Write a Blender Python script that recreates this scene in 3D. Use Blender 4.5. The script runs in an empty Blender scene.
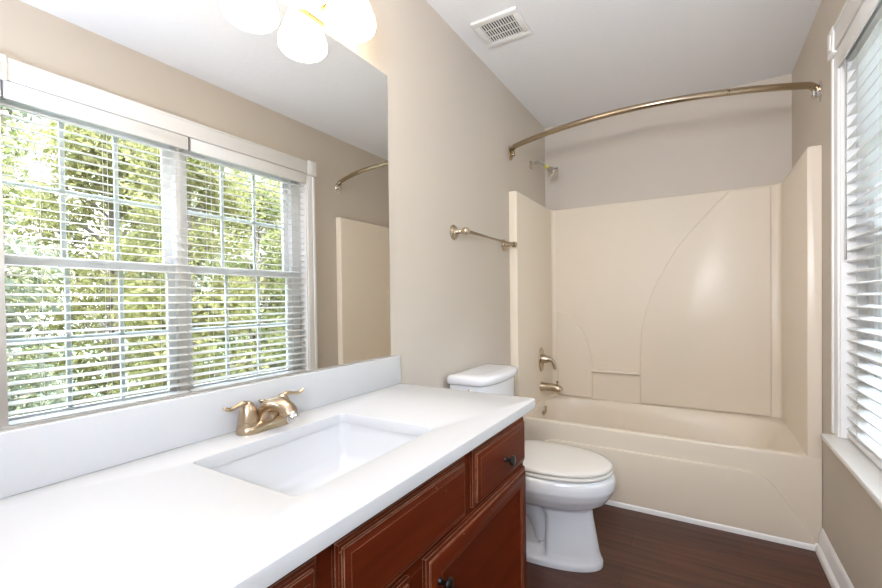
import bpy, bmesh, math, random
from mathutils import Vector, Matrix
import numpy as np

random.seed(7)
rng = np.random.default_rng(7)
scene = bpy.context.scene
COL = scene.collection
PI = math.pi

# ------------------------------------------------------------------ camera
W, H, D = 1.524, 2.494, 3.215            # room width, ceiling height, depth to the back wall
F_PX, YAW, PITCH, ROLL = 421.5, 0.5268, -0.0128, -0.0121
cam_d = bpy.data.cameras.new('camera')
cam = bpy.data.objects.new('camera', cam_d)
COL.objects.link(cam)
cam_d.sensor_fit = 'HORIZONTAL'
cam_d.sensor_width = 36.0
cam_d.lens = F_PX / 882 * 36.0
cam_d.shift_x = -14.7 / 882
cam_d.shift_y = 10.9 / 882
cam_d.clip_start = 0.02
_r = Vector((math.cos(YAW), math.sin(YAW), 0))
_f = Vector((-math.sin(YAW), math.cos(YAW), 0))
_z = Vector((0, 0, 1))
_f2 = _f * math.cos(PITCH) + _z * math.sin(PITCH)
_u = -_f * math.sin(PITCH) + _z * math.cos(PITCH)
_R = _r * math.cos(ROLL) + _u * math.sin(ROLL)
_U = -_r * math.sin(ROLL) + _u * math.cos(ROLL)
_m = Matrix((_R, _U, -_f2)).transposed().to_4x4()
_m.translation = Vector((1.048, 0.0, 1.167))
cam.matrix_world = _m
scene.camera = cam

# ------------------------------------------------------------------ light and exposure
SKY = 58.0            # zenith radiance
SKY_LOW = 0.045        # horizon, as a share of the zenith
SUN = 2.0
SHADE = 16.0          # glow of the frosted vanity shades
FLASH = 34.0          # camera flash, watts
FILL = 36.0           # added fill light behind the camera, tilted up at the ceiling, watts
vs = scene.view_settings
vs.view_transform = 'Standard'
vs.look = 'None'
vs.gamma = 1.0
vs.use_curve_mapping = False
vs.exposure = 0.0

world = bpy.data.worlds.new('sky')
scene.world = world
world.use_nodes = True
wn = world.node_tree.nodes
bg = wn['Background']
# bright overcast: the zenith is several times brighter than the horizon
_tc = wn.new('ShaderNodeTexCoord')
_sx = wn.new('ShaderNodeSeparateXYZ')
_cr = wn.new('ShaderNodeValToRGB')
_cr.color_ramp.interpolation = 'EASE'
_cr.color_ramp.elements[0].position = 0.30
_cr.color_ramp.elements[0].color = (SKY_LOW, SKY_LOW, SKY_LOW, 1)
_cr.color_ramp.elements[1].position = 0.85
_cr.color_ramp.elements[1].color = (0.78, 0.92, 1.20, 1)
world.node_tree.links.new(_tc.outputs['Generated'], _sx.inputs[0])
world.node_tree.links.new(_sx.outputs['Z'], _cr.inputs[0])
world.node_tree.links.new(_cr.outputs[0], bg.inputs['Color'])
bg.inputs['Strength'].default_value = SKY

sun_d = bpy.data.lights.new('sun', 'SUN')
sun_d.energy = SUN
sun_d.angle = math.radians(4)
sun_d.color = (1.0, 0.86, 0.66)
sun = bpy.data.objects.new('sun', sun_d)
COL.objects.link(sun)
sun.rotation_euler = Vector((0.62, 0.12, -0.78)).to_track_quat('-Z', 'Y').to_euler()

fill_d = bpy.data.lights.new('fill_light', 'AREA')  # soft fill added for brightness, no fixture of the room
fill_d.shape = 'DISK'
fill_d.size = 0.5
fill_d.energy = FILL
fill_d.color = (0.86, 0.97, 1.20)
fill = bpy.data.objects.new('fill_light', fill_d)
COL.objects.link(fill)
fill.location = (1.10, -0.60, 1.55)
fill.rotation_euler = Vector((-0.15, 0.85, 0.55)).to_track_quat('-Z', 'Y').to_euler()

# the photographer's flash, held just above the camera and zoomed at the tub
flash_d = bpy.data.lights.new('flash', 'SPOT')
flash_d.energy = FLASH
flash_d.color = (1.0, 0.86, 0.66)
flash_d.spot_size = math.radians(95)
flash_d.spot_blend = 1.0
flash_d.shadow_soft_size = 0.05
flash = bpy.data.objects.new('flash', flash_d)
COL.objects.link(flash)
flash.location = (0.98, -0.08, 1.60)
flash.rotation_euler = Vector((-0.05, 1.0, -0.02)).to_track_quat('-Z', 'Y').to_euler()


# ------------------------------------------------------------------ materials
def new_mat(name):
    m = bpy.data.materials.new(name)
    m.use_nodes = True
    nt = m.node_tree
    return m, nt, nt.nodes['Principled BSDF']


def plain(name, col, rough=0.5, metal=0.0, coat=0.0, noise=0.0, nscale=8.0, bump=0.0, bscale=200.0, bdist=0.001, spec=0.5):
    m, nt, b = new_mat(name)
    b.inputs['Base Color'].default_value = (*col, 1)
    b.inputs['Roughness'].default_value = rough
    b.inputs['Metallic'].default_value = metal
    b.inputs['Coat Weight'].default_value = coat
    b.inputs['Coat Roughness'].default_value = 0.08
    b.inputs['Specular IOR Level'].default_value = spec
    tc = nt.nodes.new('ShaderNodeTexCoord')
    if noise > 0:
        n = nt.nodes.new('ShaderNodeTexNoise')
        n.inputs['Scale'].default_value = nscale
        n.inputs['Detail'].default_value = 4
        nt.links.new(tc.outputs['Object'], n.inputs['Vector'])
        mx = nt.nodes.new('ShaderNodeMix')
        mx.data_type = 'RGBA'
        mx.inputs[6].default_value = (*[c * (1 - noise) for c in col], 1)
        mx.inputs[7].default_value = (*[min(1, c * (1 + noise)) for c in col], 1)
        nt.links.new(n.outputs['Fac'], mx.inputs[0])
        nt.links.new(mx.outputs[2], b.inputs['Base Color'])
    if bump > 0:
        n2 = nt.nodes.new('ShaderNodeTexNoise')
        n2.inputs['Scale'].default_value = bscale
        n2.inputs['Detail'].default_value = 3
        nt.links.new(tc.outputs['Object'], n2.inputs['Vector'])
        bp = nt.nodes.new('ShaderNodeBump')
        bp.inputs['Strength'].default_value = bump
        bp.inputs['Distance'].default_value = bdist
        nt.links.new(n2.outputs['Fac'], bp.inputs['Height'])
        nt.links.new(bp.outputs['Normal'], b.inputs['Normal'])
    return m


M = {}
M['wall'] = plain('wall_paint', (0.618, 0.550, 0.466), 0.55, noise=0.02, nscale=3, bump=0.15, bscale=260, spec=0.3)
M['ceiling'] = plain('ceiling_texture', (0.85, 0.85, 0.85), 0.85, bump=0.28, bscale=36, bdist=0.004, spec=0.2)
M['trim'] = plain('white_trim_paint', (0.90, 0.89, 0.87), 0.35, noise=0.015)
M['vinyl'] = plain('white_vinyl', (0.91, 0.91, 0.91), 0.4)
M['slat'] = plain('blind_slat', (0.92, 0.92, 0.91), 0.38)
M['cord'] = plain('blind_cord', (0.85, 0.85, 0.83), 0.8)
M['dark_clip'] = plain('smoky_clip', (0.12, 0.12, 0.13), 0.3)
M['tub'] = plain('almond_fibreglass', (0.80, 0.705, 0.57), 0.29, spec=0.35, noise=0.012, nscale=2)
M['porcelain'] = plain('white_porcelain', (0.77, 0.77, 0.78), 0.08, coat=0.3)
M['seat'] = plain('cream_plastic', (0.74, 0.70, 0.64), 0.2)
M['quartz'] = plain('white_quartz', (0.60, 0.60, 0.595), 0.25, noise=0.012, nscale=60)
M['basin'] = plain('white_sink_china', (0.67, 0.665, 0.655), 0.12, coat=0.15)
M['nickel'] = plain('brushed_nickel', (0.56, 0.47, 0.36), 0.27, metal=1.0, bump=0.1, bscale=400)
M['warm_nickel'] = plain('warm_brushed_nickel', (0.52, 0.405, 0.285), 0.28, metal=1.0, bump=0.1, bscale=400)
M['chrome'] = plain('chrome', (0.66, 0.64, 0.60), 0.12, metal=1.0)
M['brass'] = plain('polished_brass', (0.60, 0.41, 0.19), 0.25, metal=1.0)
M['bronze'] = plain('black_bronze', (0.018, 0.015, 0.014), 0.28, metal=0.6, coat=0.3)
M['rod'] = plain('rod_nickel', (0.43, 0.34, 0.235), 0.24, metal=1.0)
M['yellow'] = plain('yellow_tape', (0.60, 0.56, 0.06), 0.5)
M['dark'] = plain('duct_shade_black', (0.012, 0.011, 0.010), 0.9)
M['rubber'] = plain('grey_rubber', (0.25, 0.25, 0.25), 0.8)
M['vent'] = plain('vent_white', (0.82, 0.81, 0.79), 0.45)
M['bark'] = plain('tree_bark', (0.16, 0.125, 0.10), 0.9, noise=0.3, nscale=6)
M['grass'] = plain('lawn_grass', (0.045, 0.060, 0.022), 0.9, noise=0.35, nscale=2)
M['door'] = plain('door_paint', (0.84, 0.83, 0.80), 0.4)


def mirror_mat():
    m, nt, b = new_mat('silvered_mirror')
    b.inputs['Base Color'].default_value = (0.90, 0.905, 0.885, 1)
    b.inputs['Metallic'].default_value = 1.0
    b.inputs['Roughness'].default_value = 0.0
    return m


M['mirror'] = mirror_mat()


def glass_mat():
    m = bpy.data.materials.new('window_glass')
    m.use_nodes = True
    nt = m.node_tree
    nt.nodes.clear()
    out = nt.nodes.new('ShaderNodeOutputMaterial')
    tr = nt.nodes.new('ShaderNodeBsdfTransparent')
    tr.inputs['Color'].default_value = (0.95, 0.97, 0.96, 1)
    gl = nt.nodes.new('ShaderNodeBsdfGlossy')
    gl.inputs['Roughness'].default_value = 0.02
    fr = nt.nodes.new('ShaderNodeFresnel')
    fr.inputs['IOR'].default_value = 1.35
    mx = nt.nodes.new('ShaderNodeMixShader')
    nt.links.new(fr.outputs[0], mx.inputs[0])
    nt.links.new(tr.outputs[0], mx.inputs[1])
    nt.links.new(gl.outputs[0], mx.inputs[2])
    nt.links.new(mx.outputs[0], out.inputs[0])
    return m


M['glass'] = glass_mat()


def shade_mat():
    m, nt, b = new_mat('frosted_glass_shade')
    b.inputs['Base Color'].default_value = (0.95, 0.93, 0.88, 1)
    b.inputs['Roughness'].default_value = 0.3
    b.inputs['Emission Color'].default_value = (1.0, 0.84, 0.64, 1)
    b.inputs['Emission Strength'].default_value = SHADE
    return m


M['shade'] = shade_mat()


def wood_floor_mat():
    m, nt, b = new_mat('dark_plank_floor')
    L = nt.links
    tc = nt.nodes.new('ShaderNodeTexCoord')
    br = nt.nodes.new('ShaderNodeTexBrick')
    br.offset = 0.37
    br.inputs['Scale'].default_value = 1.0
    br.inputs['Mortar Size'].default_value = 0.0012
    br.inputs['Brick Width'].default_value = 1.2
    br.inputs['Row Height'].default_value = 0.15
    br.inputs['Color1'].default_value = (0.062, 0.0185, 0.0085, 1)
    br.inputs['Color2'].default_value = (0.090, 0.027, 0.0125, 1)
    br.inputs['Mortar'].default_value = (0.02, 0.010, 0.007, 1)
    L.new(tc.outputs['Object'], br.inputs['Vector'])
    mp = nt.nodes.new('ShaderNodeMapping')
    mp.inputs['Scale'].default_value = (2.5, 38, 1)
    L.new(tc.outputs['Object'], mp.inputs['Vector'])
    n = nt.nodes.new('ShaderNodeTexNoise')
    n.inputs['Scale'].default_value = 1.0
    n.inputs['Detail'].default_value = 6
    L.new(mp.outputs[0], n.inputs['Vector'])
    cr = nt.nodes.new('ShaderNodeValToRGB')
    cr.color_ramp.elements[0].position = 0.3
    cr.color_ramp.elements[0].color = (0.55, 0.5, 0.48, 1)
    cr.color_ramp.elements[1].position = 0.72
    cr.color_ramp.elements[1].color = (1.5, 1.45, 1.4, 1)
    L.new(n.outputs['Fac'], cr.inputs[0])
    mx = nt.nodes.new('ShaderNodeMix')
    mx.data_type = 'RGBA'
    mx.blend_type = 'MULTIPLY'
    mx.inputs[0].default_value = 1.0
    L.new(br.outputs['Color'], mx.inputs[6])
    L.new(cr.outputs[0], mx.inputs[7])
    L.new(mx.outputs[2], b.inputs['Base Color'])
    b.inputs['Roughness'].default_value = 0.38
    bp = nt.nodes.new('ShaderNodeBump')
    bp.inputs['Strength'].default_value = 0.25
    bp.inputs['Distance'].default_value = 0.002
    L.new(n.outputs['Fac'], bp.inputs['Height'])
    L.new(bp.outputs[0], b.inputs['Normal'])
    return m


M['floor'] = wood_floor_mat()


def cherry_mat():
    m, nt, b = new_mat('cherry_wood')
    L = nt.links
    tc = nt.nodes.new('ShaderNodeTexCoord')
    mp = nt.nodes.new('ShaderNodeMapping')
    mp.inputs['Scale'].default_value = (14, 3, 30)
    L.new(tc.outputs['Object'], mp.inputs['Vector'])
    n = nt.nodes.new('ShaderNodeTexNoise')
    n.inputs['Scale'].default_value = 1.2
    n.inputs['Detail'].default_value = 5
    L.new(mp.outputs[0], n.inputs['Vector'])
    cr = nt.nodes.new('ShaderNodeValToRGB')
    cr.color_ramp.elements[0].position = 0.25
    cr.color_ramp.elements[0].color = (0.074, 0.0105, 0.0022, 1)
    cr.color_ramp.elements[1].position = 0.8
    cr.color_ramp.elements[1].color = (0.140, 0.021, 0.0055, 1)
    L.new(n.outputs['Fac'], cr.inputs[0])
    # small scattered scratches of pale bare wood
    sp = nt.nodes.new('ShaderNodeTexVoronoi')
    sp.inputs['Scale'].default_value = 26
    L.new(tc.outputs['Object'], sp.inputs['Vector'])
    lt = nt.nodes.new('ShaderNodeMath')
    lt.operation = 'LESS_THAN'
    lt.inputs[1].default_value = 0.045
    L.new(sp.outputs['Distance'], lt.inputs[0])
    # worn edges plus painted-in edge highlights: paler wood along sharp corners
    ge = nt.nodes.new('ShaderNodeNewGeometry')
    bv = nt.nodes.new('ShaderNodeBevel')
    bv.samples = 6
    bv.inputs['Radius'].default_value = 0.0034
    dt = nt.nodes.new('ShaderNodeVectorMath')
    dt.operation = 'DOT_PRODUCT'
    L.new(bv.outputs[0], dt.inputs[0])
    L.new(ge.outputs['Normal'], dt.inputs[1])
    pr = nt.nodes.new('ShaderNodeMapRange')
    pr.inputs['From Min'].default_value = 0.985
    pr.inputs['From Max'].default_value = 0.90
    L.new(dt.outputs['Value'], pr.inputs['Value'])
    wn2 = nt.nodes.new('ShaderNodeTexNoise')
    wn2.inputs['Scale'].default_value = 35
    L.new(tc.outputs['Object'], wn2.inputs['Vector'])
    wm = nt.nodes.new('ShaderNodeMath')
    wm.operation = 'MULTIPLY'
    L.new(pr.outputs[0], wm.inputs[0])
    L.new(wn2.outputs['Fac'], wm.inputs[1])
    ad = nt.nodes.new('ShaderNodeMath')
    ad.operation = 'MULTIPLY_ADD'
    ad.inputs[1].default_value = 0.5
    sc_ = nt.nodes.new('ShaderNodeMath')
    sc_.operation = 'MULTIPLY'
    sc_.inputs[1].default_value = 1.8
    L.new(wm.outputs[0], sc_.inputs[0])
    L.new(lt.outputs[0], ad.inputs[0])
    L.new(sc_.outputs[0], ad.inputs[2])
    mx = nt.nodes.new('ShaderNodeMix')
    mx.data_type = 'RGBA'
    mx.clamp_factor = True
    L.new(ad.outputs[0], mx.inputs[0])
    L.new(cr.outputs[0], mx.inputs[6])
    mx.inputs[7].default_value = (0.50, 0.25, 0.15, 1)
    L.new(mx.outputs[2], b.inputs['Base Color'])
    b.inputs['Roughness'].default_value = 0.36
    b.inputs['Specular IOR Level'].default_value = 0.08
    b.inputs['Coat Weight'].default_value = 0.0
    b.inputs['Coat Roughness'].default_value = 0.2
    return m


M['cherry'] = cherry_mat()


def leaf_mat(name, c1, c2, c3):
    m = bpy.data.materials.new(name)
    m.use_nodes = True
    nt = m.node_tree
    nt.nodes.clear()
    L = nt.links
    out = nt.nodes.new('ShaderNodeOutputMaterial')
    ge = nt.nodes.new('ShaderNodeNewGeometry')
    cr = nt.nodes.new('ShaderNodeValToRGB')
    cr.color_ramp.elements[0].color = (*c1, 1)
    cr.color_ramp.elements[1].color = (*c3, 1)
    e = cr.color_ramp.elements.new(0.5)
    e.color = (*c2, 1)
    L.new(ge.outputs['Random Per Island'], cr.inputs[0])
    df = nt.nodes.new('ShaderNodeBsdfDiffuse')
    tl = nt.nodes.new('ShaderNodeBsdfTranslucent')
    L.new(cr.outputs[0], df.inputs[0])
    L.new(cr.outputs[0], tl.inputs[0])
    mx = nt.nodes.new('ShaderNodeMixShader')
    mx.inputs[0].default_value = 0.55
    L.new(df.outputs[0], mx.inputs[1])
    L.new(tl.outputs[0], mx.inputs[2])
    L.new(mx.outputs[0], out.inputs[0])
    return m


M['leaf_yellow'] = leaf_mat('yellow_green_leaves', (0.115, 0.115, 0.036), (0.185, 0.170, 0.060), (0.26, 0.222, 0.10))
M['leaf_lime'] = leaf_mat('lime_leaves', (0.095, 0.106, 0.036), (0.160, 0.160, 0.058), (0.235, 0.215, 0.095))
M['leaf_grey'] = leaf_mat('grey_green_leaves', (0.085, 0.095, 0.062), (0.142, 0.144, 0.090), (0.235, 0.21, 0.12))


# ------------------------------------------------------------------ mesh helpers
def link_mesh(name, bm, mat, parent=None, smooth=35, kind=None):
    bmesh.ops.recalc_face_normals(bm, faces=bm.faces[:])
    me = bpy.data.meshes.new(name)
    bm.to_mesh(me)
    bm.free()
    me.materials.append(mat)
    if smooth:
        for p in me.polygons:
            p.use_smooth = True
        me.set_sharp_from_angle(angle=math.radians(smooth))
    o = bpy.data.objects.new(name, me)
    COL.objects.link(o)
    if parent is not None:
        o.parent = parent
        o.matrix_parent_inverse = Matrix.Translation(root_loc(parent)).inverted()
    if kind:
        o['kind'] = kind
    return o


def root_loc(o):
    v = Vector((0, 0, 0))
    while o is not None:
        v = v + o.location
        o = o.parent if o.parent is not None and False else None
    return v


def thing(name, label, cat, loc, group=None):
    o = bpy.data.objects.new(name, None)
    COL.objects.link(o)
    o.location = loc
    o.empty_display_size = 0.05
    o['label'] = label
    o['category'] = cat
    if group:
        o['group'] = group
    return o


def tag(o, label, cat, group=None):
    o['label'] = label
    o['category'] = cat
    if group:
        o['group'] = group
    return o


def box(bm, x0, x1, y0, y1, z0, z1, bev=0.0, seg=2):
    r = bmesh.ops.create_cube(bm, size=1.0)
    vs_ = r['verts']
    for v in vs_:
        v.co = Vector((x0 + (v.co.x + .5) * (x1 - x0), y0 + (v.co.y + .5) * (y1 - y0), z0 + (v.co.z + .5) * (z1 - z0)))
    if bev > 0:
        es = list({e for v in vs_ for e in v.link_edges})
        bmesh.ops.bevel(bm, geom=es, offset=bev, segments=seg, profile=0.5, affect='EDGES', clamp_overlap=True)


def boxes(*specs, bev=0.0):
    bm = bmesh.new()
    for s in specs:
        box(bm, *s[:6], s[6] if len(s) > 6 else bev)
    return bm


def loft(bm, rings, cap0=True, cap1=True, closed=True):
    prev = None
    first = None
    for ring in rings:
        cur = [bm.verts.new(p) for p in ring]
        if first is None:
            first = cur
        if prev:
            n = len(cur)
            rr = range(n) if closed else range(n - 1)
            for i in rr:
                j = (i + 1) % n
                try:
                    bm.faces.new((prev[i], prev[j], cur[j], cur[i]))
                except ValueError:
                    pass
        prev = cur
    if cap0:
        bm.faces.new(first[::-1])
    if cap1:
        bm.faces.new(prev)


def frame_of(d):
    d = d.normalized()
    a = Vector((0, 0, 1)) if abs(d.z) < 0.9 else Vector((1, 0, 0))
    x = d.cross(a).normalized()
    y = x.cross(d).normalized()
    return x, y


def tube(bm, pts, rad, seg=12, caps=True):
    pts = [Vector(p) for p in pts]
    n = len(pts)
    rads = rad if hasattr(rad, '__len__') else [rad] * n
    x = None
    rings = []
    for i, p in enumerate(pts):
        d = (pts[min(i + 1, n - 1)] - pts[max(i - 1, 0)]).normalized()
        if x is None:
            x, y = frame_of(d)
        else:
            x = (x - d * x.dot(d)).normalized()
            y = d.cross(x).normalized()
            if y.length < 0.5:
                x, y = frame_of(d)
        r = rads[i]
        ra, rb = r if hasattr(r, '__len__') else (r, r)
        rings.append([p + x * (ra * math.cos(2 * PI * k / seg)) + y * (rb * math.sin(2 * PI * k / seg)) for k in range(seg)])
    loft(bm, rings, caps, caps)


def smooth_path(pts, n=8):
    """Catmull-Rom through the points"""
    P = [Vector(p) for p in pts]
    P = [P[0] * 2 - P[1]] + P + [P[-1] * 2 - P[-2]]
    out = []
    for i in range(1, len(P) - 2):
        for k in range(n):
            t = k / n
            a, b, c, d = P[i - 1], P[i], P[i + 1], P[i + 2]
            out.append(0.5 * ((2 * b) + (c - a) * t + (2 * a - 5 * b + 4 * c - d) * t * t + (3 * b - a - 3 * c + d) * t ** 3))
    out.append(P[-2])
    return out


def interp(vals, n=8):
    out = []
    for i in range(len(vals) - 1):
        for k in range(n):
            t = k / n
            out.append(vals[i] * (1 - t) + vals[i + 1] * t)
    out.append(vals[-1])
    return out


def lathe(bm, prof, origin, axis, seg=24):
    """prof: (radius, distance along the axis)"""
    o = Vector(origin)
    d = Vector(axis).normalized()
    x, y = frame_of(d)
    rings = []
    for r, h in prof:
        r = max(r, 1e-4)
        rings.append([o + d * h + x * (r * math.cos(2 * PI * k / seg)) + y * (r * math.sin(2 * PI * k / seg)) for k in range(seg)])
    loft(bm, rings)


def rrect(cx, cy, hx, hy, r, n=6):
    """rounded rectangle outline in 2D"""
    out = []
    for sx, sy, a0 in ((1, 1, 0), (-1, 1, 90), (-1, -1, 180), (1, -1, 270)):
        for k in range(n + 1):
            a = math.radians(a0 + 90 * k / n)
            out.append((cx + sx * (hx - r) + r * math.cos(a), cy + sy * (hy - r) + r * math.sin(a)))
    return out


# ------------------------------------------------------------------ setting
Y0 = -1.0                                 # the room goes on behind the camera
T = 0.15
link_mesh('floor', boxes((-T, W + T, Y0 - T, D + T, -0.1, 0)), M['floor'], kind='structure')
link_mesh('ceiling', boxes((-T, W + T, Y0 - T, D + T, H, H + 0.1)), M['ceiling'], kind='structure')
link_mesh('wall_left', boxes((-T, 0, Y0 - T, D + T, 0, H)), M['wall'], kind='structure')
link_mesh('wall_back', boxes((0, W, D, D + T, 0, H)), M['wall'], kind='structure')
WY0, WY1, WZ0, WZ1 = 0.555, 2.19, 0.605, 2.124     # window opening
link_mesh('wall_right', boxes((W, W + T, Y0 - T, WY0, 0, H), (W, W + T, WY1, D + T, 0, H),
                              (W, W + T, WY0, WY1, 0, WZ0 - 0.006), (W, W + T, WY0, WY1, WZ1, H)), M['wall'], kind='structure')
DX0, DX1, DZ = 0.55, 1.33, 2.04
link_mesh('wall_front', boxes((0, DX0, Y0 - T, Y0, 0, H), (DX1, W, Y0 - T, Y0, 0, H), (DX0, DX1, Y0 - T, Y0, DZ, H)), M['wall'], kind='structure')
bm = boxes((DX0 + .003, DX1 - .003, Y0 - 0.06, Y0 - 0.02, 0.008, DZ - .003, 0.003))
dr = link_mesh('door_1', bm, M['door'], kind='structure')
bm = bmesh.new()
for zz0, zz1 in ((0.25, 0.95), (1.1, 1.85)):
    for xx0, xx1 in ((DX0 + 0.11, DX0 + 0.35), (DX0 + 0.43, DX0 + 0.67)):
        box(bm, xx0, xx1, Y0 - 0.021, Y0 - 0.012, zz0, zz1, 0.006)
link_mesh('door_panel', bm, M['door'], dr)
bm = bmesh.new()
lathe(bm, [(0.028, 0), (0.028, 0.006), (0.012, 0.012), (0.012, 0.035), (0.026, 0.045), (0.028, 0.06), (0.018, 0.07), (0.0, 0.072)], (DX0 + 0.06, Y0 - 0.02, 0.95), (0, 1, 0))
link_mesh('door_knob', bm, M['nickel'], dr)


def profile_strip(prof, p0, p1, inward):
    """extrude a (depth, height) profile from p0 to p1 on the floor"""
    bm_ = bmesh.new()
    rings = []
    for p in (p0, p1):
        rings.append([Vector((p[0] + inward[0] * d, p[1] + inward[1] * d, h)) for d, h in prof])
    loft(bm_, rings)
    return bm_


BASE = [(0, 0), (0.014, 0), (0.014, 0.075), (0.011, 0.083), (0.011, 0.09), (0.006, 0.1), (0.003, 0.106), (0, 0.106)]
link_mesh('baseboard_right', profile_strip(BASE, (W, Y0), (W, 2.48), (-1, 0)), M['trim'], kind='structure')
link_mesh('baseboard_left', profile_strip(BASE, (0, 1.33), (0, 2.48), (1, 0)), M['trim'], kind='structure')
link_mesh('baseboard_front', profile_strip(BASE, (0, Y0), (DX0 - 0.06, Y0), (0, 1)), M['trim'], kind='structure')
SHOE = [(0, 0), (0.016, 0), (0.0155, 0.016), (0.012, 0.026), (0.006, 0.031), (0, 0.032)]
link_mesh('trim_1', profile_strip(SHOE, (0.016, 2.481), (W - 0.016, 2.481), (0, -1)), M['trim'], kind='structure')
link_mesh('trim_2', profile_strip(SHOE, (W - 0.014, Y0 + .02), (W - 0.014, 2.465), (-1, 0)), M['trim'], kind='structure')

# window casing, header, corner blocks and stool
CI0, CI1 = 0.587, 2.19
trim = link_mesh('trim_3', boxes((W - 0.020, W, 0.607, CI1 + 0.002, 2.124, 2.212, 0.003), (W - 0.024, W, 0.607, CI1, 2.204, 2.217, 0.003)), M['trim'], kind='structure')
for y0, y1 in ((0.525, 0.607), (2.192, 2.272)):
    bm = boxes((W - 0.026, W, y0, y1, 2.118, 2.226, 0.006))
    box(bm, W - 0.030, W - 0.024, y0 + 0.02, y1 - 0.02, 2.14, 2.2, 0.003)
    link_mesh('corner_block', bm, M['trim'], trim)
for y0, y1, inn in ((0.505, CI0, 1), (CI1, 2.262, -1)):
    bm = boxes((W - 0.011, W, y0, y1, WZ0, 2.116, 0.003))
    yo0, yo1 = (y0, y0 + 0.022) if inn > 0 else (y1 - 0.022, y1)
    box(bm, W - 0.017, W - 0.005, yo0, yo1, WZ0, 2.116, 0.004)
    link_mesh('casing', bm, M['trim'], trim)
link_mesh('window_stool', boxes((1.467, 1.602, 0.50, 2.228, 0.583, 0.605, 0.006)), M['trim'], trim)
link_mesh('jamb', boxes((W - 0.004, 1.602, WY1 - 0.010, WY1 - 0.001, WZ0 + 0.001, WZ1 - 0.001), (W - 0.004, 1.602, WY0 + 0.001, WY0 + 0.010, WZ0 + 0.001, WZ1 - 0.001),
                        (W - 0.004, 1.602, WY0 + 0.010, WY1 - 0.010, WZ1 - 0.008, WZ1 - 0.001)), M['trim'], trim)
link_mesh('mullion_post', boxes((1.585, 1.66, 1.305, 1.35, WZ0, WZ1, 0.002)), M['trim'], trim)


def window(name, y0, y1, g0, g1):
    """double-hung sash window with a grille: g0..g1 is the visible glass"""
    z0, z1, zm = 0.625, 2.10, 1.365
    w = link_mesh(name, boxes((1.60, 1.672, y0, g0 - 0.04, WZ0, WZ1), (1.60, 1.672, g1 + 0.04, y1, WZ0, WZ1),
                              (1.60, 1.672, g0 - 0.04, g1 + 0.04, WZ0, z0), (1.60, 1.672, g0 - 0.04, g1 + 0.04, z1 - 0.005, WZ1)), M['vinyl'], kind='structure')
    for xa, xb, za, zb in ((1.608, 1.635, z0, zm + 0.02), (1.638, 1.665, zm - 0.02, z1 - 0.005)):
        st = 0.04
        s = link_mesh('sash', boxes((xa, xb, g0 - st, g0, za, zb, .003), (xa, xb, g1, g1 + st, za, zb, .003),
                                    (xa, xb, g0, g1, za, za + st, .003), (xa, xb, g0, g1, zb - st, zb, .003)), M['vinyl'], w)
        link_mesh('glass', boxes(((xa + xb) / 2 - 0.002, (xa + xb) / 2 + 0.002, g0 - .004, g1 + .004, za + st - .004, zb - st + .004)), M['glass'], s, smooth=0)
        bm_ = bmesh.new()
        for k in (1, 2):
            yy = g0 + (g1 - g0) * k / 3
            box(bm_, (xa + xb) / 2 + 0.003, (xa + xb) / 2 + 0.011, yy - 0.011, yy + 0.011, za + st, zb - st, 0.002)
        zz = (za + zb) / 2
        box(bm_, (xa + xb) / 2 + 0.0035, (xa + xb) / 2 + 0.0105, g0, g1, zz - 0.009, zz + 0.009, 0.002)
        link_mesh('grille', bm_, M['vinyl'], s)
    bm_ = boxes((1.594, 1.609, (g0 + g1) / 2 - 0.03, (g0 + g1) / 2 + 0.03, zm + 0.004, zm + 0.018, 0.003))
    link_mesh('sash_lock', bm_, M['vinyl'], w)
    return w


window('window_1', 0.556, 1.304, 0.605, 1.265)
window('window_2', 1.351, 2.189, 1.395, 2.075)


# ------------------------------------------------------------------ bathtub and surround
YF, YBK, TI, HS, RIM = 2.483, 3.19, 0.055, 1.844, 0.425
tub = thing('bathtub', 'almond one-piece bathtub with tall moulded wall surround filling the alcove', 'bathtub', (W / 2, 2.85, 0))
G = 0.002                                  # hair gap to the walls

# tub: one grid over the plan, dropped into a basin, and the apron in front of it
bm = bmesh.new()
NX, NY = 150, 80
cx_, cy_, hx_, hy_ = 0.762, 2.832, 0.704, 0.318


def tub_z(x, y):
    u, v = abs(x - cx_) / hx_, abs(y - cy_) / hy_
    e = 14 if y < cy_ else 4.2
    r = (u ** e + v ** e) ** (1 / e)
    if r >= 1:
        return RIM
    wd = 0.10 + 0.24 * min(1, max(0, (x - 0.05) / 1.0))
    t = min(1, (1 - r) / wd)
    s = t * t * (3 - 2 * t)
    lip = min(1, (1 - r) / 0.03)
    return RIM - 0.012 * lip - 0.325 * s


xs = [G + (W - 2 * G) * i / NX for i in range(NX + 1)]
ys = [YF + 0.012 + (D - G - YF - 0.012) * j / NY for j in range(NY + 1)]
grid = [[bm.verts.new((x, y, tub_z(x, y))) for y in ys] for x in xs]
for i in range(NX):
    for j in range(NY):
        bm.faces.new((grid[i][j], grid[i + 1][j], grid[i + 1][j + 1], grid[i][j + 1]))
# front edge roll and apron face
lip = [(YF + 0.012, RIM), (YF + 0.006, RIM - 0.001), (YF + 0.002, RIM - 0.005), (YF, RIM - 0.012), (YF, 0.012), (YF + .004, 0.002), (YF + 0.03, 0.002)]
prev = [grid[i][0] for i in range(NX + 1)]
for yy, zz in lip[1:]:
    cur = [bm.verts.new((x, yy, zz)) for x in xs]
    for i in range(NX):
        bm.faces.new((prev[i], cur[i], cur[i + 1], prev[i + 1]))
    prev = cur
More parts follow.
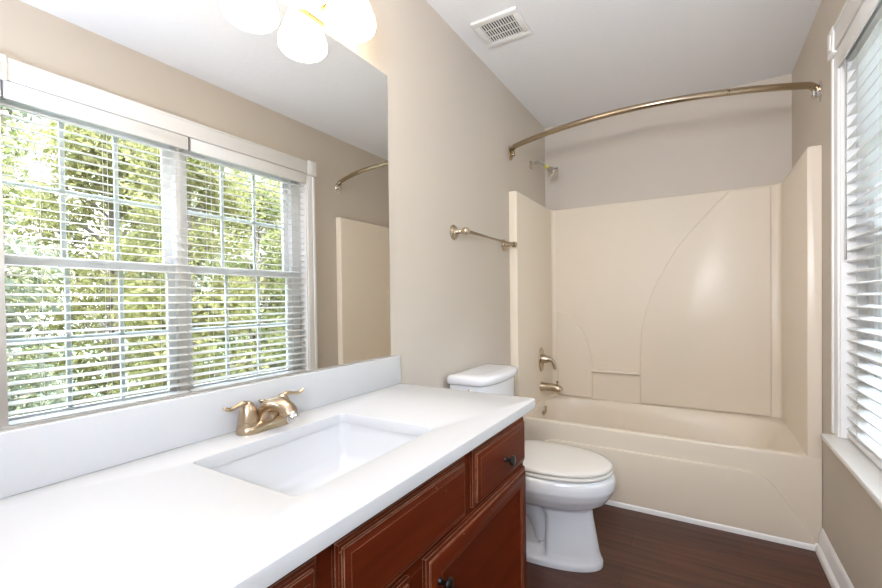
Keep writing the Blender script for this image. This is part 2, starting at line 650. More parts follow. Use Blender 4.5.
# side skirts so that the shell has thickness seen from anywhere
for ii in (0, NX):
    col_ = [grid[ii][j] for j in range(NY + 1)]
    low = [bm.verts.new((xs[ii], y, 0.002)) for y in ys]
    for j in range(NY):
        bm.faces.new((col_[j], col_[j + 1], low[j + 1], low[j]))
link_mesh('tub', bm, M['tub'], tub, smooth=50)

# raised lower panel on the apron
ap = []
cap_pts = [(0.030, 0.066), (0.110, 0.170), (0.148, 0.226), (0.188, 0.275), (0.232, 0.305), (0.290, 0.318)]
right = [(W - x, z) for x, z in cap_pts[::-1]]
left_s = [(p.x, p.z) for p in smooth_path([(x, 0, z) for x, z in cap_pts], 5)]
right_s = [(p.x, p.z) for p in smooth_path([(x, 0, z) for x, z in right], 5)]
outline = [(0.022, 0.003)] + left_s + right_s + [(W - 0.022, 0.003)]


def raised(bm_, outline_, y_base, depth, soft=0.006, steps=4, sink=0.004):
    """outline in (x,z); grows towards -y from y_base with a rounded edge"""
    n = len(outline_)
    nrm = []
    area = sum(outline_[i][0] * outline_[(i + 1) % n][1] - outline_[(i + 1) % n][0] * outline_[i][1] for i in range(n))
    sg = 1 if area > 0 else -1
    for i in range(n):
        a, b_, c = Vector(outline_[i - 1]), Vector(outline_[i]), Vector(outline_[(i + 1) % n])
        t1, t2 = (b_ - a).normalized(), (c - b_).normalized()
        n1, n2 = Vector((-t1.y, t1.x)) * sg, Vector((-t2.y, t2.x)) * sg
        m = n1 + n2
        m = m / max(0.3, m.length_squared / 2) if m.length > 1e-6 else n1
        nrm.append(m)
    rings = [[Vector((x, y_base + sink, z)) for x, z in outline_]]
    for k in range(steps + 1):
        a = PI / 2 * k / steps
        ins, dep = soft * (1 - math.cos(a)), depth - soft + soft * math.sin(a)
        rings.append([Vector((outline_[i][0] + nrm[i].x * ins, y_base - dep, outline_[i][1] + nrm[i].y * ins)) for i in range(n)])
    loft(bm_, rings, cap0=False, cap1=True)


bm = bmesh.new()
raised(bm, outline, YF, 0.013, 0.009)
link_mesh('apron_panel', bm, M['tub'], tub, smooth=40)

# surround: plan-view profile swept up
inner = [(TI, YF + 0.01)]
rc = 0.03
inner += [(TI, YBK - rc)]
for k in range(1, 9):
    a = PI - PI / 2 * k / 8
    inner.append((TI + rc + rc * math.cos(a), YBK - rc + rc * math.sin(a)))
inner_r = [(W - x, y) for x, y in inner[::-1]]
for k in range(1, 12):
    inner.append((TI + rc + (W - 2 * TI - 2 * rc) * k / 12, YBK))
inner = inner + inner_r
path_in = [(0.047, YF), (TI - 0.002, YF + 0.002), (TI, YF + 0.008)] + inner[1:-1] + [(W - TI, YF + 0.008), (W - TI + 0.002, YF + 0.002), (W - 0.047, YF)]


def outer_of(p):
    x, y = p
    if y < YF + 0.009:
        return (G if x < W / 2 else W - G, YF)
    if x < TI + 0.001:
        return (G, y)
    if x > W - TI - 0.001:
        return (W - G, y)
    if x < TI + rc:
        return (G + (x - TI) * 0.9, D - G - 0.02) if False else (x, D - G)
    return (x, D - G)


bm = bmesh.new()
rings = []
zb, er = RIM - 0.004, 0.010
n_in = len(path_in)
levels = [zb, HS - er] + [HS - er + er * math.sin(PI / 2 * k / 4) for k in range(1, 5)]
insets = [0, 0] + [er * (1 - math.cos(PI / 2 * k / 4)) for k in range(1, 5)]


def inset(p, d):
    o = outer_of(p)
    v = Vector((o[0] - p[0], o[1] - p[1]))
    if v.length < 1e-6:
        return p
    v.normalize()
    return (p[0] + v.x * d, p[1] + v.y * d)


for z, d in zip(levels, insets):
    rings.append([Vector((*inset(p, d), z)) for p in path_in])
rings.append([Vector((*outer_of(p), HS)) for p in path_in])
rings.append([Vector((*outer_of(p), zb)) for p in path_in])
loft(bm, rings, cap0=False, cap1=False, closed=False)
# front faces of both flanges (start and end of the path)
for e in (0, n_in - 1):
    p, o = path_in[e], outer_of(path_in[e])
    cap = [Vector((*inset(p, d), z)) for z, d in zip(levels, insets)] + [Vector((*o, HS)), Vector((*o, zb))]
    bm.faces.new([bm.verts.new(q) for q in cap])
bmesh.ops.remove_doubles(bm, verts=bm.verts[:], dist=0.0004)
sur = link_mesh('wall_surround', bm, M['tub'], tub, smooth=40)

# moulded panels on the back of the surround
bm = bmesh.new()
arc = smooth_path([(1.205, 0, HS - 0.012), (1.075, 0, 1.695), (0.928, 0, 1.517), (0.815, 0, 1.320), (0.740, 0, 1.147), (0.695, 0, 0.960), (0.680, 0, 0.793)], 6)
out_r = [(p.x, p.z) for p in arc] + [(0.679, RIM + 0.004), (W - TI - 0.05, RIM + 0.004), (W - TI - 0.05, HS - 0.012)]
raised(bm, out_r, YBK, 0.013, 0.008)
arc = smooth_path([(TI + 0.045, 0, 1.068), (0.16, 0, 1.052), (0.245, 0, 0.985), (0.305, 0, 0.875), (0.340, 0, 0.775), (0.354, 0, 0.680)], 6)
out_l = [(p.x, p.z) for p in arc] + [(0.355, RIM + 0.004), (TI + 0.045, RIM + 0.004)]
raised(bm, out_l, YBK, 0.013, 0.008)
link_mesh('moulded_panel', bm, M['tub'], tub, smooth=40)
bm = bmesh.new()
box(bm, 0.352, 0.682, YBK - 0.030, YBK + 0.004, 0.622, 0.648, 0.009, 4)
link_mesh('shelf_rail', bm, M['tub'], tub)

# ------------------------------------------------------------------ bath fittings
XS = TI                                    # face of the left surround panel
v = thing('shower_valve', 'oval brushed nickel shower valve with drooping lever above the tub spout', 'shower valve', (XS, 2.915, 0.73))
bm = bmesh.new()
rings = []
for s, d in ((1.0, 0), (1.0, 0.003), (0.93, 0.008), (0.6, 0.011), (0.3, 0.012)):
    rings.append([Vector((XS + 0.0005 + d, 2.915 + 0.052 * s * math.cos(2 * PI * k / 36), 0.730 + 0.088 * s * math.sin(2 * PI * k / 36))) for k in range(36)])
loft(bm, rings)
link_mesh('escutcheon', bm, M['nickel'], v)
bm = bmesh.new()
lathe(bm, [(0.034, 0), (0.033, 0.012), (0.027, 0.03), (0.022, 0.052), (0.015, 0.06), (0.0, 0.062)], (XS + 0.01, 2.915, 0.735), (1, 0, 0))
p_ = smooth_path([(XS + 0.045, 2.915, 0.735), (XS + 0.066, 2.918, 0.735), (XS + 0.088, 2.922, 0.712), (XS + 0.100, 2.926, 0.665)], 6)
tube(bm, p_, interp([0.016, 0.015, 0.012, 0.010], 6), 12)
link_mesh('lever_handle', bm, M['nickel'], v)

v = thing('tub_spout', 'nickel tub spout with diverter knob between valve and overflow plate', 'spout', (XS, 2.915, 0.55))
bm = bmesh.new()
p_ = smooth_path([(XS, 2.915, 0.537), (XS + 0.03, 2.915, 0.538), (XS + 0.08, 2.915, 0.537), (XS + 0.125, 2.915, 0.530), (XS + 0.140, 2.915, 0.514)], 6)
tube(bm, p_, interp([0.033, 0.029, 0.028, 0.027, 0.022], 6), 18)
lathe(bm, [(0.035, 0), (0.034, 0.008), (0.027, 0.012)], (XS, 2.915, 0.537), (1, 0, 0))
sp = link_mesh('spout_body', bm, M['nickel'], v)
bm = bmesh.new()
lathe(bm, [(0.005, 0), (0.005, 0.016), (0.010, 0.020), (0.011, 0.027), (0.007, 0.032), (0.0, 0.033)], (XS + 0.118, 2.915, 0.553), (0, 0, 1), 16)
link_mesh('diverter_knob', bm, M['nickel'], v)

bm = bmesh.new()
lathe(bm, [(0.039, 0.0), (0.039, 0.004), (0.034, 0.010), (0.02, 0.014), (0.008, 0.015), (0.008, 0.012), (0.0, 0.012)], (0, 0, 0), (1, 0, 0), 28)
ov = link_mesh('overflow_plate', bm, M['nickel'])
ov.location = (XS + 0.024, 2.90, 0.368)
ov.rotation_euler = (0, math.radians(14), 0)
tag(ov, 'round nickel overflow plate at the end of the tub below the spout', 'overflow plate')

v = thing('wall_shower', 'small chrome shower head on a bent arm above the surround', 'shower head', (0, 2.889, 2.121))
bm = bmesh.new()
lathe(bm, [(0.030, 0.0005), (0.029, 0.006), (0.016, 0.014), (0.012, 0.016)], (0, 2.889, 2.121), (1, 0, 0))
link_mesh('flange', bm, M['nickel'], v)
bm = bmesh.new()
p_ = smooth_path([(0.004, 2.889, 2.121), (0.035, 2.889, 2.130), (0.075, 2.889, 2.127), (0.105, 2.889, 2.105), (0.118, 2.889, 2.090)], 6)
tube(bm, p_, 0.0105, 12)
link_mesh('shower_arm', bm, M['chrome'], v)
ax = Vector((0.72, 0.0, -0.69)).normalized()
o_ = Vector((0.113, 2.889, 2.096))
bm = bmesh.new()
lathe(bm, [(0.0125, 0), (0.0135, 0.004), (0.0135, 0.022), (0.012, 0.026)], o_, ax, 16)
link_mesh('thread_tape', bm, M['yellow'], v)
bm = bmesh.new()
lathe(bm, [(0.012, 0.024), (0.018, 0.032), (0.020, 0.040), (0.030, 0.056), (0.040, 0.070), (0.042, 0.082), (0.038, 0.087), (0.032, 0.084), (0.018, 0.088), (0.0, 0.089)], o_, ax, 28)
hd = link_mesh('spray_head', bm, M['chrome'], v)

# curved curtain rod
v = thing('shower_curtain_rod', 'curved bronze-nickel shower curtain rod bowing out across the tub opening', 'curtain rod', (W / 2, 2.45, 2.1))
RY, RZ = 2.515, 2.122
pts = []
bow, xm = 0.175, W / 2
for k in range(41):
    x = 0.045 + (W - 0.09) * k / 40
    pts.append(Vector((x, RY - 0.03 - bow * (1 - ((x - xm) / (xm - 0.045)) ** 2), RZ)))
pts = [Vector((0.012, RY, RZ - 0.022)), Vector((0.020, RY - 0.004, RZ - 0.008)), Vector((0.030, RY - 0.013, RZ - 0.001))] + pts + [Vector((W - 0.030, RY - 0.013, RZ - 0.001)), Vector((W - 0.020, RY - 0.004, RZ - 0.008)), Vector((W - 0.012, RY, RZ - 0.022))]
bm = bmesh.new()
tube(bm, pts, 0.0155, 16)
link_mesh('rod', bm, M['rod'], v)
bm = bmesh.new()
kx = 34
tube(bm, [pts[kx], pts[kx].lerp(pts[kx + 1], 0.25)], 0.0168, 16)
link_mesh('rod_joint', bm, M['rod'], v)
for sx in (0, 1):
    bm = bmesh.new()
    x0 = 0.0005 if sx == 0 else W - 0.0005
    dx = 1 if sx == 0 else -1
    rings = []
    for s, d in ((1, 0), (1, 0.003), (0.9, 0.007), (0.5, 0.010)):
        rings.append([Vector((x0 + dx * d, RY + 0.033 * s * math.cos(2 * PI * k / 32), RZ - 0.025 + 0.047 * s * math.sin(2 * PI * k / 32))) for k in range(32)])
    loft(bm, rings)
    xa, xb = sorted((x0 + dx * 0.008, x0 + dx * 0.030))
    box(bm, xa, xb, RY - 0.014, RY + 0.014, RZ - 0.048, RZ - 0.014, 0.005)
    lathe(bm, [(0.006, 0), (0.007, 0.006), (0.004, 0.009), (0, 0.0095)], (x0 + dx * 0.02, RY - 0.013, RZ - 0.042), (0, -1, 0), 12)
    link_mesh('wall_flange', bm, M['chrome'] if sx else M['rod'], v)

# towel bar
v = thing('towel_bar', 'brushed nickel towel bar on the wall above the toilet tank', 'towel bar', (0, 2.09, 1.49))
TZ = 1.497
bm = bmesh.new()
tube(bm, [(0.068, 1.79, TZ), (0.068, 2.40, TZ)], 0.0112, 16)
link_mesh('bar', bm, M['nickel'], v)
for y in (1.788, 2.400):
    bm = bmesh.new()
    lathe(bm, [(0.037, 0.0005), (0.037, 0.004), (0.031, 0.008), (0.030, 0.012), (0.020, 0.015), (0.014, 0.022), (0.010, 0.030), (0.012, 0.036), (0.010, 0.041), (0.008, 0.047), (0.011, 0.051),
               (0.0165, 0.058), (0.0185, 0.068), (0.0165, 0.078), (0.010, 0.085), (0.004, 0.088), (0.0, 0.0885)], (0, y, TZ), (1, 0, 0), 28)
    link_mesh('post', bm, M['nickel'], v)

# ------------------------------------------------------------------ toilet
TY = 1.885
toi = thing('toilet', 'white two-piece toilet with closed cream lid between vanity and bathtub', 'toilet', (0.35, TY, 0))


def egg(x0, x1, hw, z, n=48, px=2.2, back=0.75):
    """pointed towards +x at the front; x0 back, x1 front"""
    xc = x0 + (x1 - x0) * 0.42
    out = []
    for k in range(n):
        a = 2 * PI * k / n
        c, s = math.cos(a), math.sin(a)
        if c >= 0:
            x = xc + (x1 - xc) * abs(c) ** (2 / px)
            y = hw * abs(s) ** (2 / px)
        else:
            x = xc - (xc - x0) * abs(c) ** (2 / (px * 1.5))
            y = hw * abs(s) ** (2 / (px * 1.2))
        out.append(Vector((x, TY + math.copysign(y, s), z)))
    return out


bm = bmesh.new()
secs = [(0.12, 0.676, 0.127, 0.0), (0.12, 0.676, 0.127, 0.018), (0.125, 0.669, 0.119, 0.032), (0.13, 0.662, 0.112, 0.055), (0.14, 0.654, 0.107, 0.10), (0.145, 0.645, 0.104, 0.15), (0.15, 0.636, 0.103, 0.20),
        (0.15, 0.631, 0.104, 0.242), (0.15, 0.640, 0.118, 0.254), (0.15, 0.664, 0.143, 0.266), (0.15, 0.693, 0.167, 0.288), (0.15, 0.714, 0.184, 0.318), (0.15, 0.729, 0.195, 0.350), (0.15, 0.729, 0.195, 0.375), (0.15, 0.724, 0.191, 0.394), (0.152, 0.714, 0.185, 0.403), (0.156, 0.706, 0.178, 0.406)]
dense = []
for (a0, b0, w0, z0), (a1, b1, w1, z1) in zip(secs[:-1], secs[1:]):
    m_ = max(1, int((z1 - z0) / 0.007))
    dense += [(a0 + (a1 - a0) * k / m_, b0 + (b1 - b0) * k / m_, w0 + (w1 - w0) * k / m_, z0 + (z1 - z0) * k / m_) for k in range(m_)]
dense.append(secs[-1])
loft(bm, [egg(a, b, w, z, n=144) for a, b, w, z in dense])
bowl = link_mesh('bowl', bm, M['porcelain'], toi, smooth=60)
# the pedestal is hollowed on both sides behind its front column
for vtx in bowl.data.vertices:
    x, y, z = vtx.co
    if 0.030 < z < 0.29 and x < 0.457:
        tx = min(1, (0.457 - x) / 0.022)
        tz = min(1, (z - 0.030) / 0.012)
        edge = 0.262 - 0.05 * max(0.0, (x - 0.38) / 0.09) ** 2
        tt = min(1, max(0, (edge - z) / 0.022))
        k = tx * tz * tt
        k = k * k * (3 - 2 * k)
        vtx.co.y = TY + (y - TY) * (1 - 0.50 * k)
bm = bmesh.new()
# trapway bulge running back inside the recess
for sg in (-1, 1):
    p_ = smooth_path([(0.415, TY + sg * 0.030, 0.06), (0.405, TY + sg * 0.034, 0.14), (0.37, TY + sg * 0.040, 0.205), (0.28, TY + sg * 0.042, 0.19), (0.22, TY + sg * 0.042, 0.06)], 6)
    tube(bm, p_, interp([0.030, 0.040, 0.045, 0.042, 0.038], 6), 16)
link_mesh('trapway', bm, M['porcelain'], toi, smooth=60)
for sg in (-1, 1):
    bm = bmesh.new()
    lathe(bm, [(0.014, 0), (0.014, 0.006), (0.010, 0.014), (0.0, 0.017)], (0.30, TY + sg * 0.115, 0.020), (0, 0, 1), 16)
    link_mesh('bolt_cap', bm, M['porcelain'], toi)
bm = bmesh.new()
loft(bm, [egg(0.225, 0.714, 0.185, 0.4065), egg(0.222, 0.718, 0.188, 0.412), egg(0.222, 0.718, 0.188, 0.418), egg(0.226, 0.712, 0.184, 0.423)])
link_mesh('seat', bm, M['seat'], toi, smooth=50)
bm = bmesh.new()
loft(bm, [egg(0.226, 0.712, 0.184, 0.4255), egg(0.222, 0.716, 0.187, 0.429), egg(0.222, 0.716, 0.187, 0.437), egg(0.228, 0.709, 0.182, 0.443), egg(0.245, 0.690, 0.165, 0.447), egg(0.30, 0.62, 0.12, 0.450), egg(0.40, 0.50, 0.04, 0.451)])
link_mesh('seat_lid', bm, M['seat'], toi, smooth=50)
for sg in (-1, 1):
    bm = bmesh.new()
    box(bm, 0.222, 0.252, TY + sg * 0.075 - 0.022, TY + sg * 0.075 + 0.022, 0.4065, 0.447, 0.008, 3)
    link_mesh('hinge', bm, M['seat'], toi)


def tank_ring(x0, x1, hw, z, bulge, r=0.03, n=10):
    """back edge straight, front edge bowed out"""
    pts_ = []
    for k in range(n + 1):
        t = k / n
        y = -hw + 2 * hw * t
        pts_.append((x1 - bulge * (2 * t - 1) ** 2 - (0.5 * r if k in (0, n) else 0), y))
    fr = [pts_[0]] + pts_[1:-1] + [pts_[-1]]
    fr[0] = (fr[0][0], -hw + 0.006)
    fr[-1] = (fr[-1][0], hw - 0.006)
    side1 = [(x1 - bulge - 0.045, hw), (x0 + 0.02, hw), (x0 + 0.006, hw - 0.006), (x0, hw - 0.02)]
    side0 = [(x, -y) for x, y in side1[::-1]]
    return [Vector((x, TY + y, z)) for x, y in fr + side1 + side0]


bm = bmesh.new()
loft(bm, [tank_ring(0.035, 0.200, 0.175, 0.407, 0.02), tank_ring(0.030, 0.212, 0.190, 0.42, 0.022), tank_ring(0.026, 0.222, 0.198, 0.58, 0.025), tank_ring(0.024, 0.228, 0.204, 0.772, 0.028)])
link_mesh('tank', bm, M['porcelain'], toi, smooth=40)
bm = bmesh.new()
loft(bm, [tank_ring(0.018, 0.236, 0.210, 0.773, 0.03), tank_ring(0.014, 0.242, 0.214, 0.779, 0.03), tank_ring(0.014, 0.242, 0.214, 0.800, 0.03), tank_ring(0.017, 0.238, 0.211, 0.809, 0.03), tank_ring(0.024, 0.226, 0.203, 0.814, 0.03), tank_ring(0.05, 0.18, 0.16, 0.816, 0.02)])
link_mesh('tank_lid', bm, M['porcelain'], toi, smooth=50)
bm = bmesh.new()
lathe(bm, [(0.014, 0), (0.014, 0.006), (0.008, 0.012), (0.0, 0.013)], (0.140, TY - 0.2015, 0.745), (0, -1, 0), 16)
tube(bm, [(0.140, TY - 0.213, 0.745), (0.165, TY - 0.216, 0.742), (0.195, TY - 0.216, 0.738)], [0.005, 0.0055, 0.007], 10)
link_mesh('flush_lever', bm, M['chrome'], toi)

# ------------------------------------------------------------------ vanity
VY0, VY1, VXF = 0.075, 1.306, 0.538
van = thing('vanity_cabinet', 'dark cherry vanity cabinet with worn raised-edge doors and drawers under white top', 'cabinet', (0.27, 0.683, 0))
bm = boxes((0.004, VXF - 0.02, VY0, VY1, 0.10, 0.63, 0.001), (0.004, VXF - 0.09, VY0 + 0.004, VY1 - 0.004, 0.0, 0.10))
box(bm, 0.004, VXF - 0.02, VY0, 0.42, 0.63, 0.807)
box(bm, 0.004, VXF - 0.02, 0.952, VY1, 0.63, 0.807)
box(bm, 0.004, 0.09, 0.42, 0.952, 0.63, 0.807)
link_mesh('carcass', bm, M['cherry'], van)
fs = [(VY0 + 0.035, 0.425), (0.485, 0.880), (0.945, VY1 - 0.035)]
bm = boxes((VXF - 0.02, VXF, VY0, VY0 + 0.035, 0.10, 0.807), (VXF - 0.02, VXF, VY1 - 0.035, VY1, 0.10, 0.807),
           (VXF - 0.02, VXF, VY0 + 0.035, VY1 - 0.035, 0.787, 0.807), (VXF - 0.02, VXF, VY0 + 0.035, VY1 - 0.035, 0.606, 0.640),
           (VXF - 0.02, VXF, VY0 + 0.035, VY1 - 0.035, 0.10, 0.135),
           (VXF - 0.02, VXF, 0.425, 0.485, 0.640, 0.787), (VXF - 0.02, VXF, 0.880, 0.945, 0.640, 0.787), (VXF - 0.02, VXF, 0.65, 0.725, 0.135, 0.606))
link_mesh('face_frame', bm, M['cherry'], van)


def rect_ring(y0, y1, z0, z1, ins, x):
    a, b, c, d = y0 + ins, y1 - ins, z0 + ins, z1 - ins
    return [Vector((x, a, c)), Vector((x, b, c)), Vector((x, b, d)), Vector((x, a, d))]


def front_panel(y0, y1, z0, z1, prof):
    bm_ = bmesh.new()
    loft(bm_, [rect_ring(y0, y1, z0, z1, i, VXF + x) for i, x in prof])
    es = [e for e in bm_.edges if e.calc_length() > 1e-5 and len(e.link_faces) == 2 and e.calc_face_angle(0) > 0.5]
    bmesh.ops.bevel(bm_, geom=es, offset=0.0012, segments=2, profile=0.5, affect='EDGES', clamp_overlap=True)
    return bm_


DRAWER = [(0, 0.0008), (0, 0.008), (0.005, 0.0115), (0.011, 0.012), (0.0115, 0.0165), (0.022, 0.0205), (0.0235, 0.0215)]
DOOR = [(0, 0.0008), (0, 0.010), (0.004, 0.0125), (0.009, 0.013), (0.010, 0.016), (0.018, 0.0205), (0.048, 0.0205), (0.051, 0.0165), (0.056, 0.0155), (0.060, 0.0125), (0.066, 0.0105)]


def knob(y, z, parent):
    bm_ = bmesh.new()
    lathe(bm_, [(0.0085, 0), (0.0080, 0.003), (0.0055, 0.006), (0.0050, 0.014), (0.0075, 0.018), (0.0135, 0.021), (0.0150, 0.024), (0.0130, 0.028), (0.0070, 0.0305), (0, 0.031)], (VXF + 0.0208, y, z), (1, 0, 0), 24)
    link_mesh('knob', bm_, M['bronze'], parent)


for y0, y1 in ((0.096, 0.436), (0.937, 1.290)):
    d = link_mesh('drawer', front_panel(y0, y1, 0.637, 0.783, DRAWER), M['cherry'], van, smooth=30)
    knob((y0 + y1) / 2, 0.705, d)
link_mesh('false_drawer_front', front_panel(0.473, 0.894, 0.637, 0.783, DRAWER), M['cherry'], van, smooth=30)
for y0, y1, ky in ((0.096, 0.664, 0.664 - 0.066), (0.722, 1.293, 0.722 + 0.066)):
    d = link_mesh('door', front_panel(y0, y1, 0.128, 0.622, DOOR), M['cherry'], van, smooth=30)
    knob(ky if y0 < .5 else 0.758, 0.560, d)

# countertop with the sink cut-out, and its backsplash
CT = thing('countertop', 'white quartz vanity countertop with backsplash and rectangular sink cut-out', 'countertop', (0.29, 0.683, 0.808))
CY0, CY1, CX1, CZ0, CZ1 = 0.037, 1.329, 0.579, 0.8085, 0.838
SX0, SX1, SY0, SY1 = 0.135, 0.458, 0.472, 0.900
bm = bmesh.new()
hole = rrect((SX0 + SX1) / 2, (SY0 + SY1) / 2, (SX1 - SX0) / 2, (SY1 - SY0) / 2, 0.018, 6)
n_h = len(hole)


def outer_pt(i):
    """matching point on the slab outline for hole vertex i"""
    q = n_h // 4
    k, t = divmod(i, q)
    cs = [(CX1, CY1), (0.001, CY1), (0.001, CY0), (CX1, CY0)]
    rr = [0.016, 0.001, 0.001, 0.016][k]
    a = math.radians(90 * k + 90 * t / (q - 1))
    sx, sy = [(1, 1), (-1, 1), (-1, -1), (1, -1)][k]
    return (cs[k][0] - sx * rr + rr * math.cos(a), cs[k][1] - sy * rr + rr * math.sin(a))


out_o = [outer_pt(i) for i in range(n_h)]


def shrink(p, d):
    cx0, cy0 = (CX1 + 0.001) / 2, (CY0 + CY1) / 2
    return (p[0] - math.copysign(d, p[0] - cx0), p[1] - math.copysign(d, p[1] - cy0))


seq = [(hole, CZ0), (out_o, CZ0)]
bev = [(0.0025, CZ0), (0, CZ0 + 0.0025), (0, CZ1 - 0.003), (0.0009, CZ1 - 0.0009), (0.003, CZ1)]
rings = [[Vector((*p, CZ0)) for p in hole]]
for d, z in bev:
    rings.append([Vector((*shrink(p, d), z)) for p in out_o])
for d, z in ((0.0025, CZ1), (0.0008, CZ1 - 0.0008), (0, CZ1 - 0.0025), (0, CZ0)):
    rings.append([Vector((p[0] + math.copysign(d, p[0] - 0.2965), p[1] + math.copysign(d, p[1] - 0.686), z)) for p in hole])
loft(bm, rings, False, False)
bmesh.ops.remove_doubles(bm, verts=bm.verts[:], dist=1e-5)
link_mesh('slab', bm, M['quartz'], CT, smooth=40)
link_mesh('backsplash', boxes((0.001, 0.021, CY0, CY1, CZ1, 0.949, 0.002)), M['quartz'], CT)

# undermount sink
sk = thing('sink', 'white rectangular undermount sink set below the countertop cut-out', 'sink', (0.2965, 0.686, 0.66))
bm = bmesh.new()
mxc, myc = (SX0 + SX1) / 2, (SY0 + SY1) / 2
hx, hy = (SX1 - SX0) / 2 + 0.004, (SY1 - SY0) / 2 + 0.004
rings = []
prof = [(0.030, -0.0005), (-0.0, -0.0005), (-0.0, -0.004), (-0.004, -0.03), (-0.010, -0.085), (-0.022, -0.115), (-0.050, -0.130), (-0.10, -0.136), (-0.135, -0.140)]
for d, dz in prof:
    rings.append([Vector((x, y, CZ0 + dz)) for x, y in rrect(mxc, myc, hx + d, hy + d, max(0.018, 0.03 + d * 0.3) if d < 0 else 0.03, 8)])
back = [(-0.135, -0.150), (-0.05, -0.140), (-0.012, -0.123), (0.002, -0.09), (0.010, -0.03), (0.012, -0.012), (0.030, -0.010)]
for d, dz in back:
    rings.append([Vector((x, y, CZ0 + dz)) for x, y in rrect(mxc, myc, hx + d, hy + d, 0.03, 8)])
loft(bm, rings, False, False)
n_v = len(rings[0])
bm.verts.ensure_lookup_table()
top_i, bot_i = (len(prof) - 1) * n_v, len(prof) * n_v
link_mesh('basin', bm, M['basin'], sk, smooth=50)
bm = bmesh.new()
lathe(bm, [(0.031, -0.012), (0.031, 0.001), (0.028, 0.0025), (0.022, 0.001), (0.021, -0.004), (0.0, -0.004)], (mxc, myc, CZ0 - 0.140), (0, 0, 1), 28)
link_mesh('drain', bm, M['nickel'], sk)

# faucet
FX, FY = 0.062, 0.700
fc = thing('faucet', 'brushed nickel two-handle faucet standing behind the sink', 'faucet', (FX, FY, CZ1))
bm = bmesh.new()
rings = []
for d, z in ((0.0, 0.0005), (0.0, 0.010), (-0.003, 0.018), (-0.008, 0.022), (-0.018, 0.0235)):
    rings.append([Vector((x, y, CZ1 + z)) for x, y in rrect(FX, FY, 0.028 + d, 0.078 + d, 0.026 + d, 8)])
loft(bm, rings)
link_mesh('base', bm, M['warm_nickel'], fc, smooth=50)
# spout: broad root that arches forward and down
bm = bmesh.new()
p_ = smooth_path([(FX - 0.008, FY, CZ1 + 0.012), (FX + 0.000, FY, CZ1 + 0.036), (FX + 0.022, FY, CZ1 + 0.060), (FX + 0.055, FY, CZ1 + 0.068), (FX + 0.085, FY, CZ1 + 0.060), (FX + 0.102, FY, CZ1 + 0.044)], 7)
ra = interp([0.034, 0.031, 0.0265, 0.0230, 0.0205, 0.0180], 7)
rb = interp([0.028, 0.025, 0.020, 0.0175, 0.0165, 0.0150], 7)
tube(bm, p_, [(a, b) for a, b in zip(ra, rb)], 20)
link_mesh('spout', bm, M['warm_nickel'], fc, smooth=60)
bm = bmesh.new()
dd = (p_[-1] - p_[-2]).normalized()
lathe(bm, [(0.0150, -0.006), (0.0165, 0.0), (0.0165, 0.009), (0.0145, 0.012), (0.0, 0.010)], p_[-1], dd, 20)
link_mesh('aerator', bm, M['chrome'], fc)
for sg in (-1, 1):
    y = FY + sg * 0.051
    bm = bmesh.new()
    lathe(bm, [(0.0245, 0.020), (0.0240, 0.026), (0.0225, 0.026), (0.0225, 0.029), (0.0235, 0.030), (0.0225, 0.042), (0.0190, 0.058), (0.0150, 0.070), (0.0095, 0.077), (0.004, 0.0795), (0, 0.080)], (FX, y, CZ1), (0, 0, 1), 28)
    h = link_mesh('handle', bm, M['warm_nickel'], fc, smooth=40)
    bm = bmesh.new()
    if sg < 0:
        q = [(FX, y + 0.004, CZ1 + 0.068), (FX + 0.001, y - 0.012, CZ1 + 0.077), (FX + 0.003, y - 0.032, CZ1 + 0.073), (FX + 0.005, y - 0.050, CZ1 + 0.070), (FX + 0.006, y - 0.064, CZ1 + 0.076)]
    else:
        q = [(FX, y - 0.004, CZ1 + 0.068), (FX + 0.001, y + 0.012, CZ1 + 0.077), (FX + 0.003, y + 0.032, CZ1 + 0.074), (FX + 0.005, y + 0.050, CZ1 + 0.072), (FX + 0.006, y + 0.064, CZ1 + 0.080)]
    tube(bm, smooth_path(q, 6), [(a, b) for a, b in zip(interp([0.010, 0.0085, 0.007, 0.0068, 0.0065], 6), interp([0.008, 0.0065, 0.0052, 0.005, 0.0048], 6))], 14)
    link_mesh('lever', bm, M['warm_nickel'], h, smooth=60)
bm = bmesh.new()
lathe(bm, [(0.003, 0.020), (0.003, 0.055), (0.004, 0.058), (0.0085, 0.066), (0.0090, 0.069), (0.006, 0.071), (0, 0.0715)], (FX - 0.022, FY + 0.004, CZ1), (0, 0, 1), 18)
link_mesh('lift_rod', bm, M['nickel'], fc)

# ------------------------------------------------------------------ mirror and vanity light
bm = boxes((0.0005, 0.0045, 0.04, 1.289, 0.9525, 2.035, 0.0012))
mr = link_mesh('mirror', bm, M['mirror'], smooth=0)
tag(mr, 'large frameless wall mirror above the white backsplash', 'mirror')

